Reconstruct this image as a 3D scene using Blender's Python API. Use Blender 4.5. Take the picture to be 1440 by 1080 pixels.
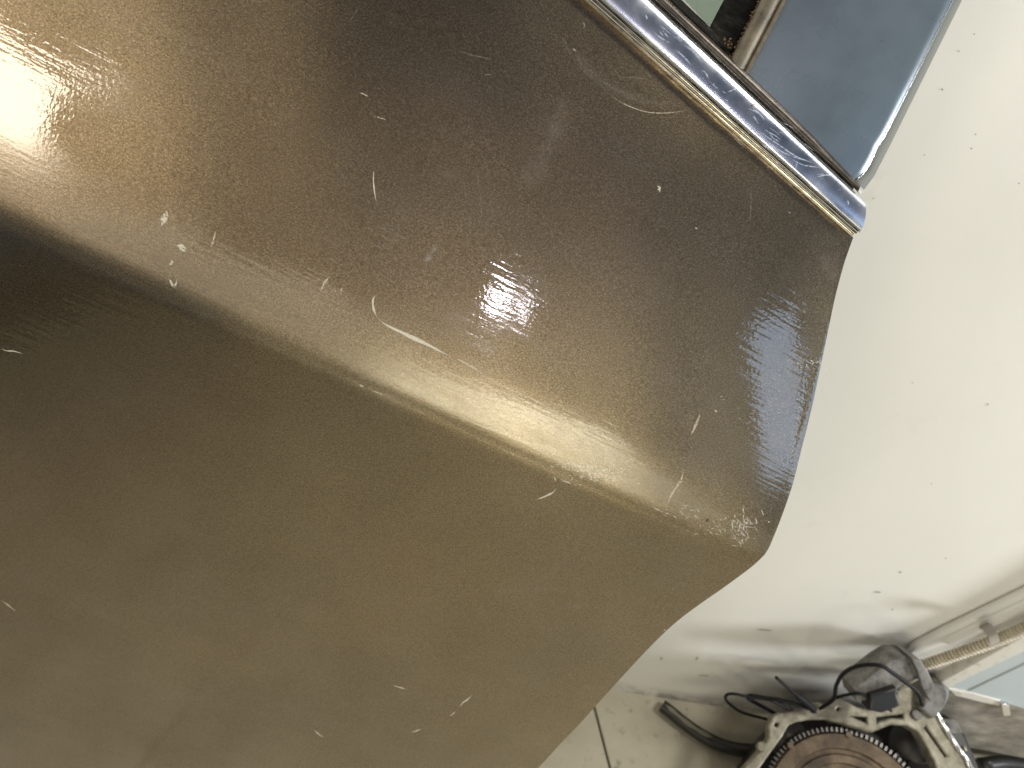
import bpy, bmesh, math, random
import numpy as np
from mathutils import Matrix, Vector

random.seed(7); rng = np.random.RandomState(7)
scene = bpy.context.scene
for o in list(bpy.data.objects): bpy.data.objects.remove(o)

# ------------------------------------------------------------------ camera
F, CX, CY = 960.0, 720.0, 540.0            # focal length and centre in photo pixels (1440 x 1080)
CAM = np.array([0.0, 0.0, 1.40])
_g = np.array([(640 - CX) / F, (1540 - CY) / F, 1.0]); _g /= np.linalg.norm(_g)
_up = -_g; _z = np.array([0, 0, 1.0]); _Y = _z - (_z @ _up) * _up; _Y /= np.linalg.norm(_Y)
RC = np.array([np.cross(_Y, _up), _Y, _up])  # camera axes (right, down, forward) to world
cd = bpy.data.cameras.new('camera'); cam = bpy.data.objects.new('camera', cd)
scene.collection.objects.link(cam); scene.camera = cam
right, down, fwd = RC[:, 0], RC[:, 1], RC[:, 2]
M = Matrix.Identity(4)
for i in range(3):
    M[i][0], M[i][1], M[i][2], M[i][3] = right[i], -down[i], -fwd[i], CAM[i]
cam.matrix_world = M
cd.sensor_width = 36; cd.lens = F * 36 / 1440; cd.clip_start = 0.02; cd.clip_end = 100
cd.dof.use_dof = True; cd.dof.focus_distance = 0.43; cd.dof.aperture_fstop = 10.5

def ray(p):
    p = np.asarray(p, float)
    v = np.stack([(p[..., 0] - CX) / F, (p[..., 1] - CY) / F, np.ones(p.shape[:-1])], -1)
    return v @ RC.T
def hit(p, A, n):
    r = ray(p); t = ((A - CAM) @ n) / (r @ n); return CAM + r * t[..., None]
def project(P):
    c = (P - CAM) @ RC; return np.stack([CX + F * c[..., 0] / c[..., 2], CY + F * c[..., 1] / c[..., 2]], -1)
def nrm(v): v = np.asarray(v, float); return v / np.linalg.norm(v)

# ------------------------------------------------------------------ reference planes of the place
tl = math.radians(28)
NU = nrm([0.12 * math.cos(tl), -math.cos(tl), math.sin(tl)])          # face of the door above its crease
A0 = CAM + ray((800, 560)) * 0.45
c0, c1 = hit(np.array([(0., 310.), (1062., 793.)]), A0, NU)
S = nrm(c1 - c0); T = np.cross(NU, S); T = T if T[2] > 0 else -T       # along the crease / up the door
FOLD = math.radians(21)
TD = -T * math.cos(FOLD) - NU * math.sin(FOLD)                         # down the lower face
NL = nrm(np.cross(TD, S)); NL = NL if NL @ (CAM - c0) > 0 else -NL
wb = hit(np.array([(860., 970.), (1400., 1055.)]), np.zeros(3), np.array([0, 0, 1.]))
WD = nrm(wb[1] - wb[0]); WN = np.cross(WD, [0, 0, 1.0]); WN = WN if WN[1] < 0 else -WN
def onwall(p, d=0.0): return hit(p, wb[0] + WN * d, WN)
def onz(p, z): return hit(p, np.array([0, 0, z]), np.array([0, 0, 1.0]))

# ------------------------------------------------------------------ world and lamps
w = bpy.data.worlds.new('World'); scene.world = w; w.use_nodes = True
w.node_tree.nodes['Background'].inputs[0].default_value = (0.62, 0.72, 0.88, 1)
w.node_tree.nodes['Background'].inputs[1].default_value = 0.11
def lamp(name, loc, target, size, power, col, size_y=None, spread=180):
    l = bpy.data.lights.new(name, 'AREA'); l.energy = power; l.color = col; l.shape = 'RECTANGLE'
    l.size = size; l.size_y = size_y or size; l.spread = math.radians(spread)
    o = bpy.data.objects.new(name, l); scene.collection.objects.link(o)
    o.location = Vector(loc); o.rotation_euler = (Vector(target) - Vector(loc)).to_track_quat('-Z', 'Y').to_euler()
    return o
def mirror_spot(p, n, dist, A=A0):
    P = hit(np.array(p, float), A, NU); r = nrm(ray(p)); n = nrm(n)
    d = r - 2 * (r @ n) * n; return P, P + d * dist
def tiltn(deg): a = math.radians(deg); return NU * math.cos(a) - T * math.sin(a)
P, Q = mirror_spot((-78, 105), NU, 2.8);      lamp('ceiling_lamp_warm', Q, (-.3, -.4, .5), .60, 15, (1, .87, .70), .60)
P, Q = mirror_spot((712, 400), NU, 2.3);      lamp('ceiling_tube', Q, P, .18, 2.4, (1, .9, .98), .09)
P, Q = mirror_spot((773, 415), NU, 2.3);      lamp('ceiling_tube_short', Q, P, .05, .55, (1, .9, .98), .11)
P, Q = mirror_spot((745, 594), tiltn(6.2), 2.4); lamp('work_lamp', Q, P, 1.0, 13.5, (1, .95, .74), .44)
P, Q = mirror_spot((300, 385), tiltn(3), 2.6);   lamp('crease_glow_fill', Q, P, 1.0, 2.6, (1, .88, .66), .5)  # added dim lamp, lifts the glow along the left part of the crease
P, Q = mirror_spot((1140, 560), NU, 3.0);     lamp('window_daylight', Q, P, .40, 2.9, (.58, .74, 1.0), .80)
lamp('room_light', (1.7, .1, 3.0), (.5, .2, .3), .6, 41, (1, .96, .87), .4)
lamp('left_floor_fill', (-1.7, -.4, 3.2), (-.6, -.2, 0), .6, 22, (1, .96, .87), .4)  # added lamp that brightens the floor on the left
lamp('low_wall_fill', (3.0, -.6, .85), (.8, .5, .9), .5, 36, (.96, .98, 1.0), .6, 130)  # added low lamp that evens out the wall; no doorway is known
vs = scene.view_settings; vs.view_transform = 'Standard'; vs.look = 'None'; vs.exposure = 0.0; vs.gamma = 1
scene.render.engine = 'CYCLES'

# ------------------------------------------------------------------ materials
def mat(name, col, rough=.5, metal=0., **kw):
    m = bpy.data.materials.new(name); m.use_nodes = True
    b = m.node_tree.nodes['Principled BSDF']
    b.inputs['Base Color'].default_value = (*col, 1); b.inputs['Roughness'].default_value = rough
    b.inputs['Metallic'].default_value = metal
    for k, v in kw.items(): b.inputs[k].default_value = v
    return m
class NT:
    def __init__(s, m): s.t = m.node_tree; s.b = s.t.nodes['Principled BSDF']; s.co = s.t.nodes.new('ShaderNodeTexCoord').outputs['Object']
    def n(s, typ, **kw):
        x = s.t.nodes.new(typ)
        for k, v in kw.items():
            if k in x.inputs.keys(): x.inputs[k].default_value = v
            else: setattr(x, k, v)
        return x
    def l(s, a, b): s.t.links.new(a, b)
    def noise(s, scale, detail=3, rough=.55, vec=None, stretch=None, rot=0, off=(0, 0, 0)):
        mp = s.n('ShaderNodeMapping'); s.l(vec or s.co, mp.inputs[0])
        mp.inputs['Scale'].default_value = stretch or (1, 1, 1); mp.inputs['Rotation'].default_value = (0, 0, rot); mp.inputs['Location'].default_value = off
        x = s.n('ShaderNodeTexNoise'); x.inputs['Scale'].default_value = scale; x.inputs['Detail'].default_value = detail; x.inputs['Roughness'].default_value = rough
        s.l(mp.outputs[0], x.inputs['Vector']); return x.outputs['Fac']
    def ramp(s, fac, stops):
        r = s.n('ShaderNodeValToRGB'); e = r.color_ramp.elements
        while len(e) < len(stops): e.new(.5)
        for i, (p, c) in enumerate(stops):
            e[i].position = p; e[i].color = (c, c, c, 1) if isinstance(c, (int, float)) else (*c, 1)
        s.l(fac, r.inputs[0]); return r.outputs[0]
    def mix(s, fac, a, b, mode='MIX'):
        x = s.n('ShaderNodeMix', data_type='RGBA', blend_type=mode)
        for sock, v in ((x.inputs[0], fac), (x.inputs[6], a), (x.inputs[7], b)):
            if isinstance(v, (int, float)): sock.default_value = v
            elif isinstance(v, tuple): sock.default_value = (*v, 1)
            else: s.l(v, sock)
        return x.outputs[2]
    def math(s, op, a, b=0.0, c=0.0):
        x = s.n('ShaderNodeMath', operation=op)
        for i, v in enumerate((a, b, c)):
            if isinstance(v, (int, float)): x.inputs[i].default_value = v
            else: s.l(v, x.inputs[i])
        return x.outputs[0]
    def bump(s, h, strength, dist, normal=None):
        x = s.n('ShaderNodeBump'); x.inputs['Strength'].default_value = strength; x.inputs['Distance'].default_value = dist
        s.l(h, x.inputs['Height'])
        if normal: s.l(normal, x.inputs['Normal'])
        return x.outputs[0]

# bronze metallic paint, dull and rubbed with an abrasive pad along the panel
m_paint = mat('bronze_metallic_paint', (.30, .215, .115), .40, 1.0)
k = NT(m_paint)
grain = k.noise(1000, 4, .7, stretch=(.75, 1.15, 1), rot=.05)
flake = k.noise(1700, 2, .6)
patch = k.noise(9, 4, .6)
haze = k.noise(22, 5, .65, stretch=(.5, 1.3, 1), rot=.6)
colr = k.ramp(grain, [(.28, (.125, .094, .054)), (.5, (.25, .192, .113)), (.72, (.42, .335, .215))])
fl_ = k.ramp(flake, [(.32, .62), (.5, .95), (.70, 1.45)]); colr = k.mix(1.0, colr, fl_, 'MULTIPLY')
colr = k.mix(1.0, colr, k.ramp(k.noise(5, 5, .6, off=(2, 1, 0)), [(.3, .84), (.7, 1.14)]), 'MULTIPLY')
colr = k.mix(k.math('MULTIPLY', k.ramp(haze, [(.5, 0.), (.75, 1.)]), .22), colr, (.30, .26, .20))
bn = k.bump(grain, .5, .00024); bn = k.bump(flake, .35, .00010, bn)
streak = k.noise(300, 1.6, .5, stretch=(.12, 1.1, 1), rot=-.03)
peel = k.noise(480, 1, .5)
cn = k.bump(streak, 1.0, .00010); cn = k.bump(peel, 1.0, .00004, cn)
flk = k.n('ShaderNodeBsdfAnisotropic', distribution='BECKMANN'); k.l(colr, flk.inputs['Color']); k.l(bn, flk.inputs['Normal'])
k.l(k.math('MULTIPLY_ADD', patch, .08, .345), flk.inputs['Roughness'])
dif = k.n('ShaderNodeBsdfDiffuse'); k.l(k.mix(.5, colr, (.30, .25, .17)), dif.inputs['Color']); k.l(bn, dif.inputs['Normal'])
m1 = k.n('ShaderNodeMixShader'); m1.inputs[0].default_value = .02; k.l(flk.outputs[0], m1.inputs[1]); k.l(dif.outputs[0], m1.inputs[2])
ct_ = k.n('ShaderNodeBsdfAnisotropic', distribution='GGX'); ct_.inputs['Color'].default_value = (1, 1, 1, 1); k.l(cn, ct_.inputs['Normal'])
sx_ = k.n('ShaderNodeSeparateXYZ'); k.l(k.co, sx_.inputs[0])            # the crease has been rubbed duller than the flats
rub = k.math('ABSOLUTE', k.math('ADD', sx_.outputs[1], -.018)); rub = k.math('SUBTRACT', 1.0, k.math('MINIMUM', k.math('MULTIPLY', rub, 22.0), 1.0))
rub = k.math('MULTIPLY', rub, k.math('MULTIPLY_ADD', patch, .5, .6))
k.l(k.math('ADD', k.math('MULTIPLY_ADD', k.ramp(haze, [(.45, 0.), (.75, 1.)]), .12, .03), k.math('MULTIPLY', rub, .30)), ct_.inputs['Roughness'])
fr_n = k.n('ShaderNodeFresnel'); fr_n.inputs['IOR'].default_value = 1.75
m2 = k.n('ShaderNodeMixShader'); k.l(fr_n.outputs[0], m2.inputs[0]); k.l(m1.outputs[0], m2.inputs[1]); k.l(ct_.outputs[0], m2.inputs[2])
k.l(m2.outputs[0], k.t.nodes['Material Output'].inputs[0]); k.t.nodes.remove(k.b)

def scratchmat(name, col, alpha=1.0, scale=900, rough=.55, metal=0., soft=False, lo=.36):
    m = mat(name, col, rough, metal); k = NT(m)
    a = k.ramp(k.noise(scale, 3, .6), [(.30 if soft else lo, 0.), (.75 if soft else lo + .16, alpha)])
    at_ = k.n('ShaderNodeAttribute', attribute_name='fade'); fd_ = at_.outputs['Fac']
    a = k.math('MULTIPLY', a, k.math('POWER', fd_, 1.4) if soft else k.math('MINIMUM', k.math('MULTIPLY', fd_, 2.2), 1.0))
    k.l(a, k.b.inputs['Alpha']); return m
m_scr = scratchmat('scraped_primer', (.60, .56, .45), .92, 700, lo=.27)
m_scrd = scratchmat('scraped_paint_broken', (.56, .50, .37), .8)
m_scuff = scratchmat('scuffed_paint_glints', (.80, .76, .66), .8, 1500, .3, .6)
m_flk = scratchmat('flaked_paint_spot', (.64, .60, .48), .85, 380)
m_smear = scratchmat('dried_polish_smear', (.46, .44, .40), .6, 260, .5, soft=True)
m_haze = scratchmat('faint_polish_haze', (.42, .39, .34), .16, 120, .5, soft=True)
m_dark = mat('dark_paint_chip', (.03, .025, .02), .6)

m_chrome = mat('scuffed_chrome', (.80, .82, .86), .07, 1.0)
k = NT(m_chrome)
sw = k.noise(30, 4, .6, stretch=(1, 1, 1))
k.l(k.ramp(sw, [(.36, .20), (.52, .25), (.70, .33)]), k.b.inputs['Roughness'])
k.l(k.bump(k.noise(260, 4, .6, stretch=(.2, 1.4, 1), rot=.25), .12, .00004), k.b.inputs['Normal'])
k.l(k.ramp(sw, [(.35, (.55, .61, .76)), (.7, (.80, .83, .90))]), k.b.inputs['Base Color'])
m_chromescr = scratchmat('chrome_scratches', (.70, .77, .90), .55, 700, .35)
m_lip = mat('painted_reflection_lip', (.55, .46, .32), .22, 1.0)  # gold-brown reflection of the panel put into the lip colour
k = NT(m_lip); k.l(k.ramp(k.noise(120, 4, .6), [(.35, (.22, .17, .10)), (.6, (.66, .56, .40))]), k.b.inputs['Base Color'])
m_rail = mat('dirty_dark_rail', (.06, .052, .045), .35, .5)
k = NT(m_rail); k.l(k.ramp(k.noise(160, 4, .65), [(.3, (.03, .026, .022)), (.7, (.12, .10, .08))]), k.b.inputs['Base Color'])
m_felt = mat('worn_black_rubber', (.03, .03, .028), .9, **{'Specular IOR Level': .08})
k = NT(m_felt); nf = k.noise(140, 5, .7, stretch=(.5, 1.4, 1), rot=.5)
k.l(k.ramp(nf, [(.4, (.008, .008, .0075)), (.62, (.022, .022, .019)), (.82, (.08, .075, .06))]), k.b.inputs['Base Color']); k.l(k.bump(nf, .6, .0008), k.b.inputs['Normal'])
m_strip = mat('grimy_brown_channel', (.26, .22, .15), .5, .2)
k = NT(m_strip); nf = k.noise(90, 4, .65)
k.l(k.ramp(nf, [(.3, (.07, .058, .04)), (.65, (.19, .16, .11))]), k.b.inputs['Base Color'])
m_grit = mat('rusty_grit', (.10, .06, .025), .6)
m_corner = mat('blue_grey_metal', (.20, .25, .31), .32, .25)
k = NT(m_corner); nf = k.noise(14, 5, .65); nf2 = k.noise(240, 3, .6, stretch=(.4, 1.2, 1), rot=.9)
k.l(k.ramp(nf, [(.3, (.105, .135, .165)), (.7, (.155, .195, .23))]), k.b.inputs['Base Color'])
k.l(k.math('MULTIPLY_ADD', nf, .16, .2), k.b.inputs['Roughness']); k.l(k.bump(nf2, .2, .00012), k.b.inputs['Normal'])
m_flange = mat('grey_painted_flange', (.17, .18, .165), .6, **{'Specular IOR Level': .2})
m_bright = mat('bare_bright_edge', (.82, .86, .90), .2, 1.0)
m_inner = mat('inner_door_steel', (.16, .13, .09), .5, .3)

m_glass = bpy.data.materials.new('thin_window_glass'); m_glass.use_nodes = True
t = m_glass.node_tree; t.nodes.remove(t.nodes['Principled BSDF'])
tr = t.nodes.new('ShaderNodeBsdfTransparent'); tr.inputs[0].default_value = (.72, .80, .74, 1)
gl = t.nodes.new('ShaderNodeBsdfGlossy'); gl.inputs['Roughness'].default_value = .05
fr = t.nodes.new('ShaderNodeFresnel'); mx = t.nodes.new('ShaderNodeMixShader')
t.links.new(fr.outputs[0], mx.inputs[0]); t.links.new(tr.outputs[0], mx.inputs[1]); t.links.new(gl.outputs[0], mx.inputs[2])
t.links.new(mx.outputs[0], t.nodes['Material Output'].inputs[0])

m_wall = mat('scuffed_white_wall_paint', (.80, .785, .72), .55)
k = NT(m_wall); big = k.noise(2.2, 4, .55); fine = k.noise(60, 4, .6); spk = k.noise(75, 2, .5, off=(3, 1, 0))
wc = k.ramp(big, [(.3, (.77, .755, .69)), (.7, (.83, .82, .765))])
wc = k.mix(k.ramp(spk, [(.765, 0.), (.80, .8)]), wc, (.24, .23, .20))
smg = k.noise(7, 5, .7, off=(1.3, .2, .7)); wc = k.mix(k.ramp(smg, [(.62, 0.), (.80, .35)]), wc, (.52, .50, .44))
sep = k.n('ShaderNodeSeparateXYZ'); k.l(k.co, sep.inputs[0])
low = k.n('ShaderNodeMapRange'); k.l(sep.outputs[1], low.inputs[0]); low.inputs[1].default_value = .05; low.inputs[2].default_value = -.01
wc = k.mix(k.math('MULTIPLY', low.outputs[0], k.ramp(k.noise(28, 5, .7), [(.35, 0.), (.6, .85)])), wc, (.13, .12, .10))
k.l(wc, k.b.inputs['Base Color']); k.l(k.bump(fine, .25, .0008), k.b.inputs['Normal'])
m_floor = mat('stained_beige_concrete', (.42, .385, .29), .55)
k = NT(m_floor); a = k.noise(5, 6, .62); b = k.noise(38, 5, .65); c = k.noise(17, 4, .6, off=(4, 4, 0))
fc = k.ramp(a, [(.28, (.33, .30, .225)), (.5, (.43, .395, .30)), (.72, (.52, .485, .385))])
fc = k.mix(k.ramp(b, [(.57, 0.), (.76, .65)]), fc, (.17, .15, .11)); fc = k.mix(k.ramp(c, [(.66, 0.), (.74, .8)]), fc, (.10, .09, .075))
k.l(fc, k.b.inputs['Base Color']); k.l(k.bump(b, .3, .001), k.b.inputs['Normal'])
m_base = mat('joint_dirt', (.06, .055, .045), .9)
m_plinth = mat('dirty_brown_concrete', (.22, .20, .165), .85)
k = NT(m_plinth); a = k.noise(26, 6, .68, stretch=(.6, 1.5, 1))
k.l(k.ramp(a, [(.3, (.085, .075, .06)), (.55, (.23, .21, .17)), (.75, (.40, .37, .31))]), k.b.inputs['Base Color']); k.l(k.bump(a, .5, .003), k.b.inputs['Normal'])
m_casing = mat('cream_white_casing', (.76, .75, .70), .4)
m_frame = mat('cream_metal_frame', (.56, .54, .47), .4)
k = NT(m_frame); k.l(k.ramp(k.noise(60, 5, .65), [(.30, (.36, .34, .28)), (.45, (.62, .60, .54))]), k.b.inputs['Base Color'])
m_cab = mat('pale_blue_grey_paint', (.44, .50, .52), .4)
m_cast = mat('dull_cast_aluminium', (.42, .40, .34), .5, .35)
k = NT(m_cast); a = k.noise(55, 5, .65)
k.l(k.ramp(a, [(.3, (.10, .09, .06)), (.5, (.24, .22, .165)), (.75, (.38, .36, .29))]), k.b.inputs['Base Color']); k.l(k.bump(k.noise(220, 3, .6), .35, .0006), k.b.inputs['Normal'])
m_rust = mat('rusty_flywheel_face', (.22, .12, .055), .5, .3)
k = NT(m_rust); a = k.noise(26, 6, .65)
k.l(k.ramp(a, [(.32, (.035, .024, .014)), (.48, (.085, .055, .03)), (.6, (.14, .10, .06)), (.75, (.12, .045, .018))]), k.b.inputs['Base Color']); k.l(k.bump(a, .3, .001), k.b.inputs['Normal'])
m_steel = mat('polished_steel', (.75, .75, .74), .18, 1.0)
m_darkm = mat('oily_dark_metal', (.035, .032, .028), .45, .4)
m_black = mat('black_paint_satin', (.012, .012, .012), .4)
m_wire = mat('black_wire_insulation', (.008, .008, .009), .6, **{'Specular IOR Level': .2})
m_hose = mat('black_rubber_hose', (.02, .018, .014), .38)
m_hosein = mat('painted_hose_highlight', (.16, .15, .11), .45)  # paler colour painted as the highlight band on the hose
m_grey = mat('grey_grimy_casting', (.20, .195, .19), .6, .2)
k = NT(m_grey); a = k.noise(50, 5, .65); k.l(k.ramp(a, [(.35, (.085, .08, .074)), (.6, (.22, .21, .195))]), k.b.inputs['Base Color'])
m_conduit = mat('yellowed_grey_plastic', (.50, .44, .32), .45)
k = NT(m_conduit); k.l(k.ramp(k.noise(70, 4, .6), [(.35, (.36, .31, .22)), (.65, (.56, .50, .38))]), k.b.inputs['Base Color'])
m_clamp = mat('grimy_grey_clip', (.36, .34, .30), .5)

# ------------------------------------------------------------------ object helpers
COL = scene.collection
def tag(o, label=None, cat=None, group=None, kind=None):
    for kk, v in (('label', label), ('category', cat), ('group', group), ('kind', kind)):
        if v: o[kk] = v
    return o
def empty(name, mw, label, cat, group=None):
    o = bpy.data.objects.new(name, None); COL.objects.link(o); o.matrix_world = mw; o.empty_display_size = .05
    return tag(o, label, cat, group)
def frame_at(loc, x=(1, 0, 0), y=(0, 1, 0)):
    x = nrm(x); z = nrm(np.cross(x, y)); y = np.cross(z, x); m = Matrix.Identity(4)
    for i in range(3): m[i][0], m[i][1], m[i][2], m[i][3] = x[i], y[i], z[i], loc[i]
    return m
def root_of(o):
    while o.parent: o = o.parent
    return o
def mesh(name, V, Fc, m, parent=None, mw=None, smooth=True, sharp=None):
    """V in world coordinates; the object's own origin is its root's frame."""
    V = np.asarray(V, float)
    if parent is not None: mw = parent_m[root_of(parent).name]
    if mw is None:
        mw = frame_at((V.min(0) + V.max(0)) / 2 * [1, 1, 0] + [0, 0, V[:, 2].min()])
    inv = np.array(mw.inverted()); L = V @ inv[:3, :3].T + inv[:3, 3]
    me = bpy.data.meshes.new(name); me.from_pydata(L.tolist(), [], [tuple(f) for f in Fc]); me.update()
    bm = bmesh.new(); bm.from_mesh(me); bmesh.ops.recalc_face_normals(bm, faces=bm.faces); bm.to_mesh(me); bm.free()
    me.materials.append(m); o = bpy.data.objects.new(name, me); COL.objects.link(o)
    if parent is not None: o.parent = parent
    else: o.matrix_world = mw; parent_m[o.name] = mw
    if smooth:
        me.polygons.foreach_set('use_smooth', [True] * len(me.polygons))
        if sharp: me.set_sharp_from_angle(angle=math.radians(sharp))
    return o
parent_m = {}
def thing(name, mw, label, cat, group=None):
    o = empty(name, mw, label, cat, group); parent_m[o.name] = mw; return o
def grid_faces(nr, nc, off=0): return [(off + r * nc + c, off + r * nc + c + 1, off + (r + 1) * nc + c + 1, off + (r + 1) * nc + c) for r in range(nr - 1) for c in range(nc - 1)]
def resample(pts, n, smooth=False):
    pts = np.asarray(pts, float)
    if smooth and len(pts) > 2:
        out = []; q = np.vstack([2 * pts[0] - pts[1], pts, 2 * pts[-1] - pts[-2]])
        for i in range(1, len(q) - 2):
            for u in np.linspace(0, 1, 12, endpoint=False):
                out.append(.5 * (2 * q[i] + (q[i + 1] - q[i - 1]) * u + (2 * q[i - 1] - 5 * q[i] + 4 * q[i + 1] - q[i + 2]) * u ** 2 + (-q[i - 1] + 3 * q[i] - 3 * q[i + 1] + q[i + 2]) * u ** 3))
        out.append(pts[-1]); pts = np.array(out)
    d = np.r_[0, np.cumsum(np.linalg.norm(np.diff(pts, axis=0), axis=1))]; s_ = np.linspace(0, d[-1], n)
    return np.stack([np.interp(s_, d, pts[:, i]) for i in range(pts.shape[1])], -1)
def coons(bot, top, left, rt, us, vs_):
    """bot/top run left to right, left/rt run bottom to top; each an array sampled at us / vs_."""
    U = us[None, :, None]; Vv = vs_[:, None, None]
    return ((1 - Vv) * bot[None] + Vv * top[None] + (1 - U) * left[:, None] + U * rt[:, None]
            - ((1 - U) * (1 - Vv) * bot[0] + U * (1 - Vv) * bot[-1] + (1 - U) * Vv * top[0] + U * Vv * top[-1]))
def at(curve, ts, smooth=False):
    c = resample(curve, 400, smooth); tt = np.linspace(0, 1, 400); return np.stack([np.interp(ts, tt, c[:, i]) for i in range(2)], -1)
def slab(front, back):
    """closed solid between two equal grids (nr,nc,3)"""
    nr, nc = front.shape[:2]; N = nr * nc
    V = np.vstack([front.reshape(-1, 3), back.reshape(-1, 3)]); Fc = grid_faces(nr, nc) + [tuple(reversed(f)) for f in grid_faces(nr, nc, N)]
    ring = [c for c in range(nc)] + [r * nc + nc - 1 for r in range(1, nr)] + [(nr - 1) * nc + c for c in range(nc - 2, -1, -1)] + [r * nc for r in range(nr - 2, 0, -1)]
    Fc += [(ring[i], ring[(i + 1) % len(ring)], N + ring[(i + 1) % len(ring)], N + ring[i]) for i in range(len(ring))]
    return V, Fc
def tube(P, r, nseg=10, cap=True, inner=None):
    P = np.asarray(P, float); n = len(P); r = np.broadcast_to(r, n); tg = np.gradient(P, axis=0); tg /= np.linalg.norm(tg, axis=1)[:, None]
    u = np.cross(tg[0], [0, 0, 1.]); u = u if np.linalg.norm(u) > .1 else np.cross(tg[0], [1., 0, 0]); u = nrm(u); V = []
    for i in range(n):
        u = nrm(u - (u @ tg[i]) * tg[i]); v = np.cross(tg[i], u)
        for j in range(nseg):
            a = 2 * math.pi * j / nseg; V.append(P[i] + r[i] * (math.cos(a) * u + math.sin(a) * v))
    Fc = [(i * nseg + j, i * nseg + (j + 1) % nseg, (i + 1) * nseg + (j + 1) % nseg, (i + 1) * nseg + j) for i in range(n - 1) for j in range(nseg)]
    if cap: Fc += [tuple(range(nseg)), tuple(reversed(range((n - 1) * nseg, n * nseg)))]
    return np.array(V), Fc
def plate(name, loops, A, n, depth, bevel, m, parent, xdir=None):
    """flat casting with holes: pixel loops laid onto the plane (A, n), extruded below it"""
    n = nrm(n); x = nrm(np.cross([0, 1., 0], n)); y = np.cross(n, x)
    cu = bpy.data.curves.new(name, 'CURVE'); cu.dimensions = '2D'; cu.fill_mode = 'BOTH'; cu.extrude = depth / 2 - bevel; cu.bevel_depth = bevel; cu.bevel_resolution = 2
    for lp in loops:
        W3 = hit(np.asarray(lp, float), A, n); sp = cu.splines.new('POLY'); sp.points.add(len(lp) - 1); sp.use_cyclic_u = True
        for i, q in enumerate(W3): sp.points[i].co = ((q - A) @ x, (q - A) @ y, 0, 1)
    o = bpy.data.objects.new(name, cu); COL.objects.link(o); dg = bpy.context.evaluated_depsgraph_get()
    me = bpy.data.meshes.new_from_object(o.evaluated_get(dg)); bpy.data.objects.remove(o)
    co = np.empty(len(me.vertices) * 3); me.vertices.foreach_get('co', co); co = co.reshape(-1, 3)
    Wv = A + co[:, :1] * x + co[:, 1:2] * y + (co[:, 2:3] - depth / 2) * n
    Fc = [tuple(p.vertices) for p in me.polygons]; bpy.data.meshes.remove(me)
    return mesh(name, Wv, Fc, m, parent, smooth=True, sharp=35)
def circle_px(c, r, n=20): return [(c[0] + r * math.cos(2 * math.pi * i / n), c[1] + r * math.sin(2 * math.pi * i / n)) for i in range(n)]

# ------------------------------------------------------------------ setting: wall and floor
def wq(x0, x1, z0, z1, d): return [wb[0] + WD * x + np.array([0, 0, z]) + WN * d for x, z in ((x0, z0), (x1, z0), (x1, z1), (x0, z1))]
WM = frame_at(wb[0], WD, (0, 0, 1.0))
V = wq(-2.2, 2.6, -.05, 2.6, 0) + wq(-2.2, 2.6, -.05, 2.6, -.1)
wall = mesh('wall', V, [(0, 1, 2, 3), (7, 6, 5, 4), (0, 4, 5, 1), (1, 5, 6, 2), (2, 6, 7, 3), (3, 7, 4, 0)], m_wall, mw=WM, smooth=False)
tag(wall, 'off-white painted garage wall behind the door', kind='structure')
# shallow plaster seam running up the wall
sm = onwall(resample([(1118, 735), (1180, 686), (1280, 610), (1400, 512)], 14), .0); sv = []
for q in sm:
    e = np.cross(WD, WN) * 0 + WD
    sv += [q - e * .022 - WN * .0002, q + WN * .0003, q + e * .022 - WN * .0002]
mesh('plaster_seam', sv, grid_faces(14, 3), m_wall, wall)
# dirt marks on the wall
m_mark = mat('grey_wall_mark', (.40, .385, .34), .8); m_spot = mat('small_wall_spot', (.20, .19, .17), .8)
for (x, y, a, l, wd) in [(870, 920, .1, 20, 5), (930, 926, -.9, 8, 4), (990, 950, .05, 26, 2), (1075, 886, .1, 34, 3), (980, 926, -.9, 9, 5), (1234, 833, .05, 17, 3), (1266, 805, -.3, 7, 3), (1389, 569, -.8, 7, 2.5), (1370, 48, .4, 3, 3), (1325, 126, .3, 4, 4), (1372, 189, 0, 3, 3), (1366, 209, 0, 4, 3), (1433, 258, 0, 3, 3), (1348, 72, .2, 6, 3), (1300, 218, 0, 3, 2.5), (1228, 279, .2, 3, 2.5), (1283, 538, 0, 3, 2), (1310, 680, 0, 3, 2), (1255, 857, 0, 3, 3)]:
    c = np.array([(x + u * math.cos(a) * l / 2 - v * math.sin(a) * wd / 2, y + u * math.sin(a) * l / 2 + v * math.cos(a) * wd / 2) for u, v in ((-.7, 0), (-.3, .6), (.4, .5), (.7, 0), (.3, -.6), (-.4, -.5))])
    mesh('wall_mark', onwall(c, .0006), [tuple(range(6))], m_mark if l > 5 else m_spot, wall, smooth=False)

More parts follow.
